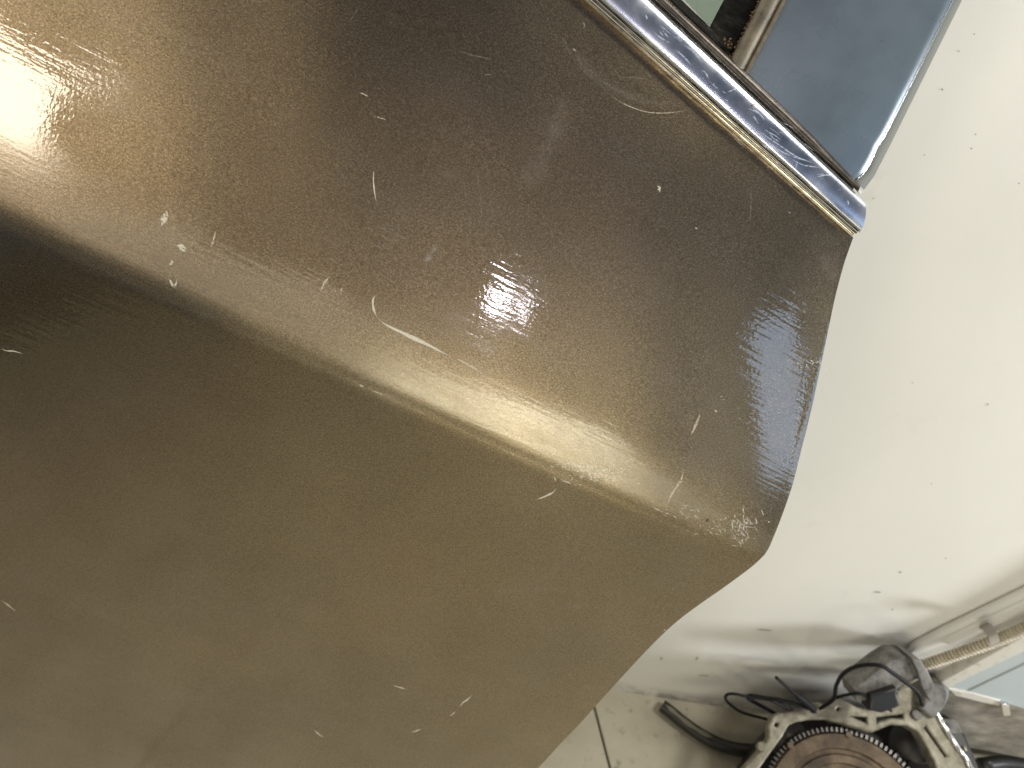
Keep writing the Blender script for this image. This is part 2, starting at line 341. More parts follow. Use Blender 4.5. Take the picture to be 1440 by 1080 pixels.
j = onz(np.array([(836., 995.), (858., 1080.)]), 0); JD = nrm(j[1] - j[0]); JX = np.array([JD[1], -JD[0], 0]); JX = JX if JX[0] > 0 else -JX
FM = frame_at((0, 0, 0))
fl = [np.array([-3, -3.2, -.006]), np.array([3.5, -3.2, -.006]), np.array([3.5, 1.2, -.006]), np.array([-3, 1.2, -.006])]
floor = mesh('floor', fl, [(0, 1, 2, 3)], m_base, mw=FM, smooth=False); tag(floor, 'beige concrete slab floor with narrow joints', kind='structure')
G = .0022; SX, SY = 1.0, .80; Y0 = JD * -1
back = -(nrm(WN)) ; yb = j[0]
ax = JX; ay = -JD                                     # ay points towards the wall
for ix in range(-3, 3):
    for iy in range(-4, 2):
        o2 = yb + ax * (ix * SX) + ay * (iy * SY - .42)
        q = [o2 + ax * G + ay * G, o2 + ax * (SX - G) + ay * G, o2 + ax * (SX - G) + ay * (SY - G), o2 + ax * G + ay * (SY - G)]
        b_ = .0015; top = [q[0] + (ax + ay) * b_, q[1] + (-ax + ay) * b_, q[2] + (-ax - ay) * b_, q[3] + (ax - ay) * b_]
        V = [p - [0, 0, .012] for p in q] + [p - [0, 0, .0015] for p in q] + top
        Fc = [(8, 9, 10, 11)] + [(i, (i + 1) % 4, 4 + (i + 1) % 4, 4 + i) for i in range(4)] + [(4 + i, 4 + (i + 1) % 4, 8 + (i + 1) % 4, 8 + i) for i in range(4)]
        mesh('slab', V, Fc, m_floor, floor, smooth=False)

# ------------------------------------------------------------------ the car door
DM = frame_at(c0, S, T)                                # local x along the crease, y up, z out
door = thing('car_door', DM, 'bronze metallic car door with a folded crease, chrome belt trim and scratched rear corner', 'car door')
EDGE_UP = [(1062, 793), (1078, 776), (1090, 750), (1103, 716), (1115, 680), (1125, 640), (1140, 580), (1153, 520), (1164, 468), (1174, 420), (1186, 374), (1197, 342), (1200, 334)]
EDGE_DN = [(1062, 793), (1048, 804), (1018, 826), (985, 849), (958, 869), (934, 890), (908, 916), (880, 946), (850, 979), (815, 1018), (790, 1044), (757, 1080), (700, 1140), (650, 1180)]
EDGE = np.array(EDGE_DN[::-1] + EDGE_UP[1:], float)
def edge_dist(p):
    best = np.full(p.shape[:-1], 1e9)
    for a_, b_ in zip(EDGE[:-1], EDGE[1:]):
        d = b_ - a_; tt = np.clip(((p - a_) @ d) / (d @ d), 0, 1); q = a_ + tt[..., None] * d
        best = np.minimum(best, np.linalg.norm(p - q, axis=-1))
    return best
crx = np.array([-300, 0, 200, 420, 560, 700, 850, 960, 1062.]); crs = (hit(np.stack([crx, 310 + .4548 * crx], -1), A0, NU) - c0) @ S
W1 = np.array([.014, .014, .014, .012, .010, .010, .010, .010, .008]); W2 = np.array([.010, .010, .010, .010, .010, .009, .008, .008, .007])
KB = np.array([.6, .6, .7, .95, 1.4, 1.45, 1.4, 1.35, 1.1])
def surf_raw(q):
    P = hit(q, A0, NU); u = (P - c0) @ T; s_ = (P - c0) @ S
    PL = hit(q, c0, NL); uL = -((PL - c0) @ TD); sL = (PL - c0) @ S
    lo = u < 0; u = np.where(lo, uL, u); s_ = np.where(lo, sL, s_)
    w1 = np.interp(s_, crs, W1); w2 = np.interp(s_, crs, W2)
    cf, sf = math.cos(FOLD), math.sin(FOLD)
    y = np.where(lo, u * cf, u); z = np.where(lo, u * sf, 0.0)          # u<0: point = -u*TD
    # quadratic blend over the crease
    inb = (u > -w2) & (u < w1); tau = np.clip((u + w2) / (w1 + w2), 0, 1)
    # reparametrise so that distance stays even: plain bezier
    by = (1 - tau) ** 2 * (-w2 * cf) + tau ** 2 * w1; bz = (1 - tau) ** 2 * (-w2 * sf)
    y = np.where(inb, by, y); z = np.where(inb, bz, z)
    kb = np.interp(s_, crs, KB); z = z - kb * np.clip(.052 - np.clip(u, 0, None), 0, None) ** 2
    up_ = np.clip(u, 0, None); dn = np.clip(-u, 0, None)
    crown = -.09 * np.clip(up_ - .03, 0, None) ** 2 - .012 * np.clip(dn - .05, 0, None) ** 2 - .035 * (s_ - .2) ** 2
    # low spots left by hand-beating the panel
    crown = crown + .0005 * np.sin(s_ * 23 + 1.1) * np.sin(u * 19 + .4) + .00022 * np.sin(s_ * 61 + u * 37)
    ed = edge_dist(q) * .00047
    roll = np.where(ed < .0018, -(.0018 - ed) ** 2 / .02, 0)
    zz = z + crown + roll
    return c0 + s_[..., None] * S + y[..., None] * T + zz[..., None] * NU
def surf(q, it=4):
    q = np.asarray(q, float); g = q.copy()
    for _ in range(it):
        g = g + .9 * (q - project(surf_raw(g)))
    return surf_raw(g)
def surf_n(q):
    q = np.asarray(q, float); e = 1.0
    a_ = surf(q + [e, 0]) - surf(q - [e, 0]); b_ = surf(q + [0, e]) - surf(q - [0, e]); n = np.cross(b_, a_)
    n /= np.linalg.norm(n, axis=-1)[..., None]; sg = np.sign(np.sum(n * (CAM - surf(q)), -1)); return n * sg[..., None]
NA = 260; us = np.linspace(0, 1, NA) ** .95
vu = np.r_[np.linspace(0, .22, 34)[:-1], np.linspace(.22, 1, 62)]
vl = np.r_[np.linspace(0, .12, 24)[:-1], np.linspace(.12, 1, 64)]
chl = lambda x: (x - 823) * 335 / 380.0
LX = -260.
crease_l = (LX, 310 + .4548 * LX); top_l = (300., chl(300.))
bot = at([crease_l, (1062, 793)], us); top_ = at([top_l, (1200, 334)], us)
Gu = coons(bot, top_, at([crease_l, top_l], vu), at(EDGE_UP, vu, True), us, vu)
bl = (LX, 1135.)
bot2 = at([bl, (650, 1180)], us)
Gl = coons(bot, bot2, at([crease_l, bl], vl), at(EDGE_DN, vl, True), us, vl)
GP = np.concatenate([Gl[::-1], Gu[1:]], 0)
PF = surf(GP, 6)
def grid_normals(Pg):
    n = np.cross(np.gradient(Pg, axis=1), np.gradient(Pg, axis=0)); n /= np.linalg.norm(n, axis=-1)[..., None]
    return n * np.sign(np.sum(n * (CAM - Pg), -1))[..., None]
NG = grid_normals(PF)
V, Fc = slab(PF, PF - NG * .0013)
panel = mesh('outer_panel', V, Fc, m_paint, door, sharp=50)
Fi = PF[::6, ::8] ; Ni = NG[::6, ::8]
mid = Fi.mean((0, 1)); Fi2 = mid + (Fi - mid) * .955
V, Fc = slab(Fi2 - Ni * .004, mid + (Fi - mid) * .93 - Ni * .034)
mesh('inner_panel', V, Fc, m_inner, door, sharp=40)

# --- belt trim (chrome) along the top of the panel
def bpU(p, h): return hit(np.asarray(p, float), A0 + NU * h, NU)
C_LO = np.array([(823., 0.), (1203., 335.)]); C_HI = np.array([(917., 0.), (1218., 283.)])
lo_ = lambda t_: C_LO[0] + (C_LO[1] - C_LO[0]) * t_; hi_ = lambda t_: C_HI[0] + (C_HI[1] - C_HI[0]) * t_
def bow(t_, v):                                        # the end of the strip is cut in a slight curve
    return np.array([5., 4.]) * math.sin(math.pi * v) * np.clip((t_ - .93) / .07, 0, 1) ** 2
def sweep(prof, ts, name, m, parent, base=-.011):
    prof = [(v, h - .0032) for v, h in prof]
    rows = []
    for t_ in ts:
        rows.append([bpU(lo_(t_) * (1 - v) + hi_(t_) * v + (bow(t_, np.clip(v, 0, 1))), h) for v, h in prof])
    R_ = np.array(rows); B_ = np.array([[bpU(lo_(t_) * (1 - v) + hi_(t_) * v + bow(t_, np.clip(v, 0, 1)), base) for v, h in prof] for t_ in ts])
    V, Fc = slab(R_, B_); return mesh(name, V, Fc, m, parent, sharp=40)
ts = np.r_[np.linspace(-.75, .9, 30), np.linspace(.92, .99, 8), .995, 1.0]
def dropend(prof): return prof
chrome = sweep([(.175, -.001), (.185, .0022), (.20, .0034), (.235, .0050), (.28, .0060), (.33, .0063), (.42, .0066), (.52, .0068), (.62, .0069), (.72, .0069), (.82, .0067), (.90, .0063), (.945, .0055), (.96, .0042), (.965, .0015)], ts, 'belt_trim', m_chrome, door)
lip = sweep([(-.005, -.001), (.0, .0012), (.018, .0024), (.045, .0026), (.065, .0018), (.07, .0004)], ts[ts < .992], 'trim_lip', m_lip, chrome)
lip2 = sweep([(.095, -.001), (.10, .0014), (.118, .0030), (.138, .0032), (.155, .0022), (.16, .0004)], ts[ts < .996], 'trim_lip', m_lip, chrome)
lip3 = sweep([(.972, .0), (.978, .0022), (.995, .0034), (1.012, .0034), (1.028, .0022), (1.034, 0.)], ts[ts < .95], 'trim_lip', m_lip, chrome)

# --- window surround: stands a little more upright than the shoulder of the door
hA, hB = hit(np.array([(1052., 104.), (1207., 262.)]), A0, NU); hd = nrm(hB - hA)
NC = np.array(Matrix.Rotation(math.radians(10), 3, Vector(hd)) @ Vector(NU)); NC2 = np.array(Matrix.Rotation(math.radians(-10), 3, Vector(hd)) @ Vector(NU))
NC = NC if NC[2] < NC2[2] else NC2
def bpC(p, h): return hit(np.asarray(p, float), hA + NC * h, NC)
def strip(a_line, b_line, prof, n, name, m, parent, base=-.012):
    A_ = resample(a_line, n); B_ = resample(b_line, n)
    R_ = np.array([[bpC(A_[i] * (1 - v) + B_[i] * v, h) for v, h in prof] for i in range(n)])
    K_ = np.array([[bpC(A_[i] * (1 - v) + B_[i] * v, base) for v, h in prof] for i in range(n)])
    V, Fc = slab(R_, K_); return mesh(name, V, Fc, m, parent, sharp=45)
ra = [(650, -237), (924, 4), (1040, 114), (1130, 198), (1207, 269)]; rb = [(690, -246), (936, -4), (1052, 104), (1134, 181), (1210, 262)]
strip(ra, rb, [(-.1, -.002), (0, .001), (.25, .0026), (.55, .003), (.85, .002), (1, -.001), (1.05, -.004)], 16, 'window_rail', m_rail, door)
fe = strip([(690, -246), (936, -4), (1036, 90)], [(735, -235), (958, 0), (998, 37), (1036, 80)], [(0, -.004), (.2, -.003), (.6, -.0035), (1, -.006)], 14, 'rubber_seal', m_felt, door, -.016)
strip([(1030, 93), (998, 38), (1030, -24), (1150, -246)][1:], [(1034, 96), (1072, 2), (1188, -246)], [(0, -.0075), (.1, -.006), (.5, -.0055), (.9, -.006), (1, -.008)], 12, 'rubber_seal', m_felt, door, -.016)
pane = bpC([(700, -250), (955, -8), (1004, 44), (1040, -20), (1155, -250)], -.010); pane2 = bpC([(700, -250), (955, -8), (1004, 44), (1040, -20), (1155, -250)], -.014)
mesh('window_pane', np.vstack([pane, pane2]), [(0, 1, 2, 3, 4), (9, 8, 7, 6, 5)] + [(i, (i + 1) % 5, 5 + (i + 1) % 5, 5 + i) for i in range(5)], m_glass, door, smooth=False)
strip([(1022, 92), (1068, 2), (1186, -246)], [(1052, 106), (1104, 6), (1238, -246)], [(0, -.006), (.04, -.0015), (.2, .0005), (.42, .0012), (.60, .0006), (.70, -.0015), (.76, -.0022), (.84, -.0010), (.95, -.0010), (1, -.004)], 18, 'window_channel', m_strip, door, -.014)
gv, gf = [], []
for i in range(130):
    t_ = rng.rand() ** .8; x = 1024 + 46 * t_ + rng.normal() * 1.6; y = 90 - 90 * t_ + rng.normal() * 1.6
    if rng.rand() < .18: x, y = 1022 + rng.normal() * 5, 62 + rng.normal() * 5
    c = bpC((x, y), -.0035 + rng.rand() * .002); r = .0004 + .0006 * rng.rand(); o_ = len(gv)
    for d in ((1, 0, 0), (-1, 0, 0), (0, 1, 0), (0, -1, 0), (0, 0, 1), (0, 0, -1)): gv.append(c + r * np.array(d) * (.6 + .8 * rng.rand()))
    gf += [tuple(o_ + i_ for i_ in f) for f in ((0, 2, 4), (2, 1, 4), (1, 3, 4), (3, 0, 4), (2, 0, 5), (1, 2, 5), (3, 1, 5), (0, 3, 5))]
tag(mesh('grit', gv, gf, m_grit, door, smooth=False), kind='stuff')
# corner panel
uu = np.linspace(0, 1, 40); vv = np.linspace(0, 1, 60)
cb = at([(1052, 106), (1120, 173), (1200, 253)], uu); ct = at([(1238, -246), (1462, -246)], uu)
cl = at([(1052, 106), (1104, 6), (1238, -246)], vv); cr = at([(1200, 253), (1210, 247), (1218, 236), (1226, 221), (1233, 204), (1241, 194), (1290, 98), (1338, 0), (1462, -246)], vv)
CG = coons(cb, ct, cl, cr, uu, vv)
hgt = -.0035 + .0022 * np.sin(math.pi * np.clip(uu, 0, 1))[None, :] * np.ones((60, 1)) - .0015 * np.clip((uu - .965) / .035, 0, 1)[None, :] ** 2
CP = np.array([[bpC(CG[r, c], hgt[r, c]) for c in range(40)] for r in range(60)])
V, Fc = slab(CP, CP - NC * .005); corner = mesh('corner_panel', V, Fc, m_corner, door, sharp=50)
edl = resample([(1203, 253), (1211, 247), (1219, 236), (1227, 221), (1234, 204), (1242, 194), (1291, 98), (1339, 0), (1463, -246)], 60)
V, Fc = tube(np.array([bpC(p, -.0066) for p in edl]), .0006, 8); mesh('bright_rim', V, Fc, m_bright, corner)
strip([(1196, 248), (1214, 244), (1236, 196), (1330, 0), (1452, -246)], [(1215, 267), (1222, 262), (1254, 200), (1353, 0), (1480, -246)], [(0, -.012), (.2, -.011), (.5, -.0115), (.8, -.0125), (1, -.016)], 24, 'rear_flange', m_flange, door, -.020)
tagp = bpC([(1202, 263), (1206, 262), (1213, 270), (1210, 273)], -.004)
mesh('clip_end', np.vstack([tagp, tagp - NC * .003]), [(0, 1, 2, 3), (7, 6, 5, 4)] + [(i, (i + 1) % 4, 4 + (i + 1) % 4, 4 + i) for i in range(4)], m_casing, door, smooth=False)

# --- scratches and scuffs on the paint: thin curled burrs that follow the panel
def ribbon(pts, wpx, lift=.00012, n=None, taper=.35, on=None):
    on = on or surf; n = n or max(6, int(len(pts) * 5)); c = resample(pts, n, True); tg = np.gradient(c, axis=0); tg /= np.linalg.norm(tg, axis=1)[:, None] + 1e-9
    pn = np.stack([-tg[:, 1], tg[:, 0]], -1); u = np.linspace(0, 1, n)
    wv = wpx / 2 * np.clip(np.minimum(u, 1 - u) / max(taper, 1e-3), .06, 1) * (1 + .35 * np.sin(u * 17 + pts[0][0]) * .6)
    L_, M_, R_ = on(c + pn * wv[:, None]), on(c), on(c - pn * wv[:, None])
    to = lambda P_: P_ + (CAM - P_) / np.linalg.norm(CAM - P_, axis=1)[:, None] * lift
    G_ = np.stack([to(L_), to(M_) + NU * .0001, to(R_)], 1)
    ribbon.fade = np.stack([0 * u, np.clip(np.minimum(u, 1 - u) / .3, 0, 1), 0 * u], 1).ravel(); return G_.reshape(-1, 3), grid_faces(n, 3)
def fadeattr(o, f):
    a_ = o.data.attributes.new('fade', 'FLOAT', 'POINT'); a_.data.foreach_set('value', np.asarray(f, np.float32)); return o
def scratch(pts, wpx, m=m_scr, name='scratch', taper=.35, lift=.00012):
    V, Fc = ribbon(pts, wpx, lift, taper=taper); return fadeattr(mesh(name, V, Fc, m, panel), ribbon.fade)
def bundle(items, m, name, lift=.00012, kind='stuff', on=None, parent=None):
    Vs, Fs, fd = [], [], []
    for pts, wpx in items:
        V, Fc = ribbon(pts, wpx, lift, on=on); o_ = sum(len(v) for v in Vs); Vs.append(V); fd.append(ribbon.fade); Fs += [tuple(o_ + i for i in f) for f in Fc]
    return tag(fadeattr(mesh(name, np.vstack(Vs), Fs, m, parent or panel), np.concatenate(fd)), kind=kind)
for pts, wd, mm in [
    ([(526, 234), (525, 252), (527, 272), (530, 289)], 2.2, m_scr), ([(531, 413), (525, 420), (525, 433), (531, 448)], 3.6, m_scr), ([(527, 443), (540, 455), (570, 470), (600, 484), (625, 497), (640, 503)], 6.5, m_scr),
    ([(634, 500), (662, 515), (686, 530)], 4.2, m_scrd), ([(690, 540), (712, 553), (738, 565)], 2.2, m_scrd), ([(503, 132), (508, 131), (520, 137)], 2.0, m_scrd), ([(522, 162), (532, 165), (546, 170)], 1.8, m_scrd),
    ([(632, 66), (652, 74), (680, 81), (704, 86)], 2.0, m_smear), ([(672, 97), (680, 105), (692, 103), (697, 96)], 2.0, m_smear), ([(486, 36), (497, 22), (507, 5)], 2.0, m_smear),
    ([(0, 489), (8, 493), (20, 494), (34, 498)], 2.2, m_scr), ([(0, 843), (10, 850), (24, 861)], 3.0, m_scrd), ([(551, 963), (560, 966), (575, 970)], 1.8, m_scr), ([(440, 1025), (449, 1033), (457, 1038)], 2.0, m_scr),
    ([(577, 1030), (585, 1028), (594, 1024)], 2.2, m_scr), ([(631, 1008), (638, 1003), (641, 999)], 1.6, m_scr), ([(645, 996), (651, 988), (657, 984), (665, 976)], 2.4, m_scr), ([(752, 703), (764, 699), (778, 692), (784, 684)], 3.2, m_scr),
    ([(788, 675), (798, 678), (806, 681)], 2.0, m_scr), ([(812, 681), (818, 682)], 2.0, m_scrd), ([(779, 669), (782, 678)], 2.0, m_scr), ([(986, 578), (980, 594), (970, 615)], 4.5, m_scrd), ([(963, 655), (957, 676), (945, 694), (936, 714)], 4.0, m_scrd), ([(1056, 248), (1056, 280), (1055, 322)], 2.4, m_smear),
    ([(922, 262), (927, 263), (928, 272)], 2.5, m_scr), ([(930, 262), (924, 268)], 2.4, m_scr), ([(304, 322), (300, 338), (296, 350)], 3.4, m_scrd), ([(466, 386), (456, 398), (450, 413)], 4.0, m_scrd), ([(482, 404), (478, 412)], 3.0, m_scrd),
    ([(560, 311), (561, 328)], 1.6, m_smear), ([(864, 107), (885, 109), (918, 111)], 2.4, m_smear), ([(845, 122), (870, 142), (900, 155), (925, 159), (955, 157), (985, 150)], 1.5, m_scrd), ([(765, 773), (770, 775)], 2.5, m_smear),
    ([(805, 68), (811, 73)], 2.2, m_scrd), ([(977, 320), (981, 322)], 2.0, m_scr), ([(1106, 297), (1113, 300)], 2.0, m_scrd), ([(818, 27), (822, 37), (815, 42)], 3.0, m_smear), ([(1004, 576), (1009, 580)], 2.0, m_scr), ([(504, 541), (512, 544)], 2.5, m_scr), ([(522, 549), (540, 555)], 2.5, m_scrd)]:
    scratch(pts, wd, mm)
# flaked spots
for pts, wd in [([(236, 294), (232, 305), (226, 320)], 13), ([(247, 344), (256, 348), (262, 356)], 12), ([(236, 372), (242, 370), (240, 364)], 5), ([(236, 386), (242, 400), (246, 402), (250, 390)], 5)]:
    scratch(pts, wd, m_flk, 'paint_flake', taper=.5)
scratch([(993, 735), (996, 729)], 3.0, m_dark, 'paint_chip')
scratch([(933, 887), (937, 885)], 2.0, m_scr, 'paint_chip')
# broad faint smears
for pts, wd, mm in [([(748, 10), (785, 50), (828, 100), (870, 128), (915, 145), (980, 143)], 22, m_haze), ([(800, 110), (782, 170), (760, 230), (735, 262), (700, 290)], 46, m_haze), ([(620, 338), (606, 358), (594, 378)], 16, m_smear), ([(610, 238), (632, 246), (650, 250)], 16, m_haze),
                    ([(1150, 350), (1166, 372), (1176, 400)], 34, m_haze), ([(1128, 470), (1122, 520), (1108, 580)], 40, m_haze), ([(640, 838), (700, 832), (770, 828), (840, 834)], 9, m_haze), ([(80, 115), (120, 108), (150, 102)], 10, m_haze), ([(740, 860), (820, 852), (880, 858)], 12, m_haze)]:
    scratch(pts, wd, mm, 'polish_smear', lift=.0002)
def lines(cx, cy, sx, sy, ang, ln, n, wd, jit=.12):
    out = []
    for _ in range(n):
        x, y = cx + rng.normal() * sx, cy + rng.normal() * sy; a = ang + rng.normal() * jit; l = ln * (.4 + rng.rand())
        out.append(([(x - math.cos(a) * l / 2, y - math.sin(a) * l / 2), (x + rng.normal() * .4, y + rng.normal() * .4), (x + math.cos(a) * l / 2, y + math.sin(a) * l / 2)], wd * (.6 + .8 * rng.rand())))
    return out
bundle(lines(548, 342, 12, 12, .5, 30, 12, 1.4, .05), m_smear, 'abrasion_lines')
bundle(lines(672, 290, 12, 20, 1.36, 46, 9, 1.5, .06), m_smear, 'abrasion_lines')
bundle(lines(846, 664, 22, 7, .45, 5, 150, 1.1, .9), m_scuff, 'scuff')
bundle(lines(806, 655, 16, 5, .45, 5, 50, 1.0, .8), m_scuff, 'scuff')
bundle(lines(1046, 742, 10, 12, 1.0, 9, 60, 1.3, .7), m_scuff, 'scuff')
bundle(lines(1016, 744, 18, 6, .5, 6, 24, 1.2, .5), m_scuff, 'scuff')
bundle(lines(1078, 575, 22, 24, .18, 6, 60, 1.0, .3), m_scuff, 'scuff')
bundle(lines(1140, 512, 12, 5, .2, 5, 12, 1.6, .6), m_scuff, 'scuff')
bundle(lines(960, 721, 22, 5, .42, 9, 14, 1.5, .4), m_scuff, 'scuff')
bundle(lines(746, 410, 46, 40, .42, 22, 26, 1.0, .08), m_smear, 'abrasion_lines')
bundle(lines(770, 600, 90, 40, .42, 26, 40, 1.0, .06), m_smear, 'abrasion_lines')
bundle([([(x, y), (x + .7, y + .4), (x + 1.3, y + .6)], 1.2) for x, y in zip(rng.uniform(5, 1100, 60), rng.uniform(5, 560, 60)) if y < 310 + .45 * x and y > chl(x) + 20 and x < 1150 - .2 * y], m_scuff, 'dust_specks')
# chrome scratches
def onchrome(p): return np.array([bpU(q, .0040) for q in np.atleast_2d(p)])
bundle([([(903, 12), (917, 4)], 1.6), ([(948, 68), (962, 80), (974, 94)], 2.0), ([(955, 60), (975, 72), (990, 92)], 1.6), ([(917, 42), (928, 52), (945, 62)], 1.8), ([(983, 98), (992, 102), (998, 114)], 1.7), ([(1018, 112), (1034, 113)], 1.6), ([(1022, 130), (1042, 122)], 2.4),
        ([(1060, 180), (1090, 200), (1122, 221), (1150, 228)], 1.8), ([(1075, 196), (1105, 216), (1150, 231)], 1.6), ([(1110, 222), (1130, 232), (1158, 236)], 1.8), ([(1146, 250), (1162, 246), (1176, 248)], 2.0), ([(1148, 246), (1160, 244)], 2.0), ([(1122, 226), (1118, 238), (1114, 238)], 1.2), ([(1178, 268), (1183, 266)], 1.8), ([(1192, 280), (1194, 290)], 2.0), ([(1050, 152), (1066, 158), (1078, 172)], 2.0), ([(1058, 160), (1068, 176)], 1.6), ([(908, 20), (911, 28)], 1.8), ([(1130, 215), (1150, 222)], 1.6)]
       + lines(1085, 195, 18, 10, .6, 26, 18, 1.0, .1) + lines(1000, 128, 16, 10, .75, 22, 12, .9, .12) + lines(945, 46, 12, 10, .8, 24, 12, 1.0, .1), m_chromescr, 'chrome_scratches', .0004, on=onchrome, parent=chrome)
V, Fc = ribbon([(1060, 145), (1062, 147)], 4, .0006, on=onchrome); mesh('rust_spot', V, Fc, mat('orange_rust', (.45, .16, .06), .7), chrome)

# ------------------------------------------------------------------ engine part on the floor
EN = nrm([-.12, -.32, .94]); EA = onz(np.array((1180., 1010.)), .24); ed_ = lambda off: EA + EN * off
ec = onz(np.array((1178., 1135.)), .0)
EM = frame_at(onz(np.array((1178., 1110.)), 0.0))
eng = thing('engine_bell_housing', EM, 'cast aluminium engine bell housing with a rusty flywheel, lying by the wall', 'engine part')
outer = [(1010, 1125), (1050, 1080), (1070, 1058), (1084, 1038), (1083, 1022), (1088, 1009), (1098, 1004), (1117, 1002), (1133, 997), (1140, 991), (1152, 990), (1160, 994), (1168, 990), (1175, 985), (1183, 984), (1190, 988), (1206, 997), (1222, 1000), (1250, 997), (1262, 993), (1264, 972), (1280, 966), (1296, 965), (1310, 995), (1325, 1022), (1340, 1045), (1356, 1070), (1388, 1125),
         (1334, 1125), (1316, 1070), (1304, 1047), (1292, 1027), (1277, 1018), (1253, 1016), (1226, 1027), (1190, 1016), (1165, 1009), (1140, 1009), (1118, 1013), (1107, 1018), (1098, 1034), (1082, 1056), (1065, 1080), (1038, 1125)]
holes = [circle_px((1092, 1019), 5.5), circle_px((1179, 997), 5.0), [(1191, 1004), (1222, 1006), (1222, 1021), (1208, 1015), (1193, 1008)], [(1230, 1006), (1273, 1001), (1273, 1013), (1252, 1012), (1238, 1017), (1231, 1022)], [(1302, 1016), (1296, 1023), (1329, 1069), (1335, 1064)], ]
plate('housing_flange', [outer] + holes, EA, EN, .028, .003, m_cast, eng)
# inner wall of the bell, behind the flange
bx = [(1020, 1125), (1060, 1078), (1095, 1030), (1110, 1012), (1165, 1003), (1230, 1016), (1255, 1008), (1285, 1012), (1310, 1045), (1345, 1125)]
plate('bell_shell', [bx], ed_(-.075), EN, .10, .004, m_darkm, eng)
fcx = (1178, 1135); fR = 113
FA = ed_(-.018); ex = nrm(np.cross([0, 1., 0], EN)); ey = np.cross(EN, ex)
tri = hit(np.array([(1083., 1078.), (1165., 1023.), (1276., 1076.)]), FA, EN) - FA; q2 = np.stack([tri @ ex, tri @ ey], -1)
sol = np.linalg.solve(2 * (q2[1:] - q2[0]), (q2[1:] ** 2).sum(1) - (q2[0] ** 2).sum()); fc_ = FA + sol[0] * ex + sol[1] * ey; fr_ = np.linalg.norm(q2[0] - sol)
prof = [(0.0, -.004), (.30, -.004), (.31, .0), (.44, .0), (.45, -.006), (.60, -.006), (.615, -.001), (.70, -.001), (.715, -.004), (.76, -.004), (.775, .0), (.93, .0), (.945, -.004), (.95, -.02)]
ns = 96; V = []; Fc = []
for r_, h in prof:
    for i in range(ns):
        a = 2 * math.pi * i / ns; V.append(fc_ + fr_ * r_ * (math.cos(a) * ex + math.sin(a) * ey) + EN * h)
Fc = [(q * ns + i, q * ns + (i + 1) % ns, (q + 1) * ns + (i + 1) % ns, (q + 1) * ns + i) for q in range(len(prof) - 1) for i in range(ns)] + [tuple(range((len(prof) - 1) * ns, len(prof) * ns))]
fly = mesh('flywheel', V, Fc, m_rust, eng, sharp=30)
V, Fc = [], []; nt = 104
for i in range(nt):
    a0 = 2 * math.pi * (i + .12) / nt; a1 = 2 * math.pi * (i + .60) / nt; am = (a0 + a1) / 2; o_ = len(V)
    for h in (-.003, -.014):
        for aa, rr in ((a0, .955), (a1, .955), (am + .012, 1.005), (am - .012, 1.005)): V.append(fc_ + fr_ * rr * (math.cos(aa) * ex + math.sin(aa) * ey) + EN * h)
    Fc += [tuple(o_ + q for q in f) for f in ((0, 1, 2, 3), (7, 6, 5, 4), (0, 4, 5, 1), (1, 5, 6, 2), (2, 6, 7, 3), (3, 7, 4, 0))]
tag(mesh('ring_gear_teeth', V, Fc, mat('worn_gear_steel', (.16, .15, .14), .28, 1.0), fly, smooth=False), kind='stuff')
def stud(px, r, h, m, name, parent, off=0., n=14):
    c = hit(np.array(px, float), ed_(off), EN); V = []
    for rr, hh in ((r, -.002), (r, h * .7), (r * .8, h), (0.001, h)):
        for i in range(n): a = 2 * math.pi * i / n; V.append(c + rr * (math.cos(a) * ex + math.sin(a) * ey) + EN * hh)
    mesh(name, V, [(q * n + i, q * n + (i + 1) % n, (q + 1) * n + (i + 1) % n, (q + 1) * n + i) for q in range(3) for i in range(n)] + [tuple(range(3 * n, 4 * n))], m, parent, sharp=40)
stud((1288, 1005), .0085, .006, m_grey, 'bolt', eng); stud((1147, 998), .006, .012, m_cast, 'bolt', eng); stud((1152, 996), .004, .016, m_conduit, 'bolt', eng); stud((1070, 1050), .008, .008, m_cast, 'bolt', eng)
for px in ((1193, 1033), (1111, 1048), (1245, 1092)): stud(px, .0055, .004, m_rust, 'dowel', fly, -.018)
# webs standing between housing and floor
for px, r in (((1110, 1030), .03), ((1290, 1040), .035), ((1180, 1100), .09)):
    c = hit(np.array(px, float), ed_(-.05), EN); V, Fc = tube(np.array([c, [c[0], c[1], .0]]), r, 20); mesh('support_leg', V, Fc, m_darkm, eng)
# smooth bright scraped rail of the right strut
rl = np.array([hit(np.array(p, float), ed_(.002), EN) for p in resample([(1298, 968), (1312, 994), (1327, 1022), (1343, 1046), (1360, 1072), (1385, 1115)], 24)])
rl = rl + rng.normal(size=rl.shape) * .0009; V, Fc = tube(rl, .0042, 8); mesh('worn_edge', V, Fc, m_steel, eng)
# starter motor beside it
c = onz(np.array((1262., 1085.)), .16); SM = frame_at(c * [1, 1, 0])
st = thing('starter_motor', SM, 'black cylindrical starter motor half hidden by the bell housing', 'motor')
top_c = hit(np.array((1292., 1084.)), ed_(-.055), EN); V, Fc = tube(np.array([top_c, top_c - EN * .01, [top_c[0], top_c[1], .0]]), np.array([.040, .043, .043]), 28); mesh('motor_body', V, Fc, m_black, st, sharp=40)
V, Fc = tube(np.array([top_c + EN * .001, top_c + EN * .006]), np.array([.022, .020]), 20); mesh('motor_cap', V, Fc, m_darkm, st, sharp=40)
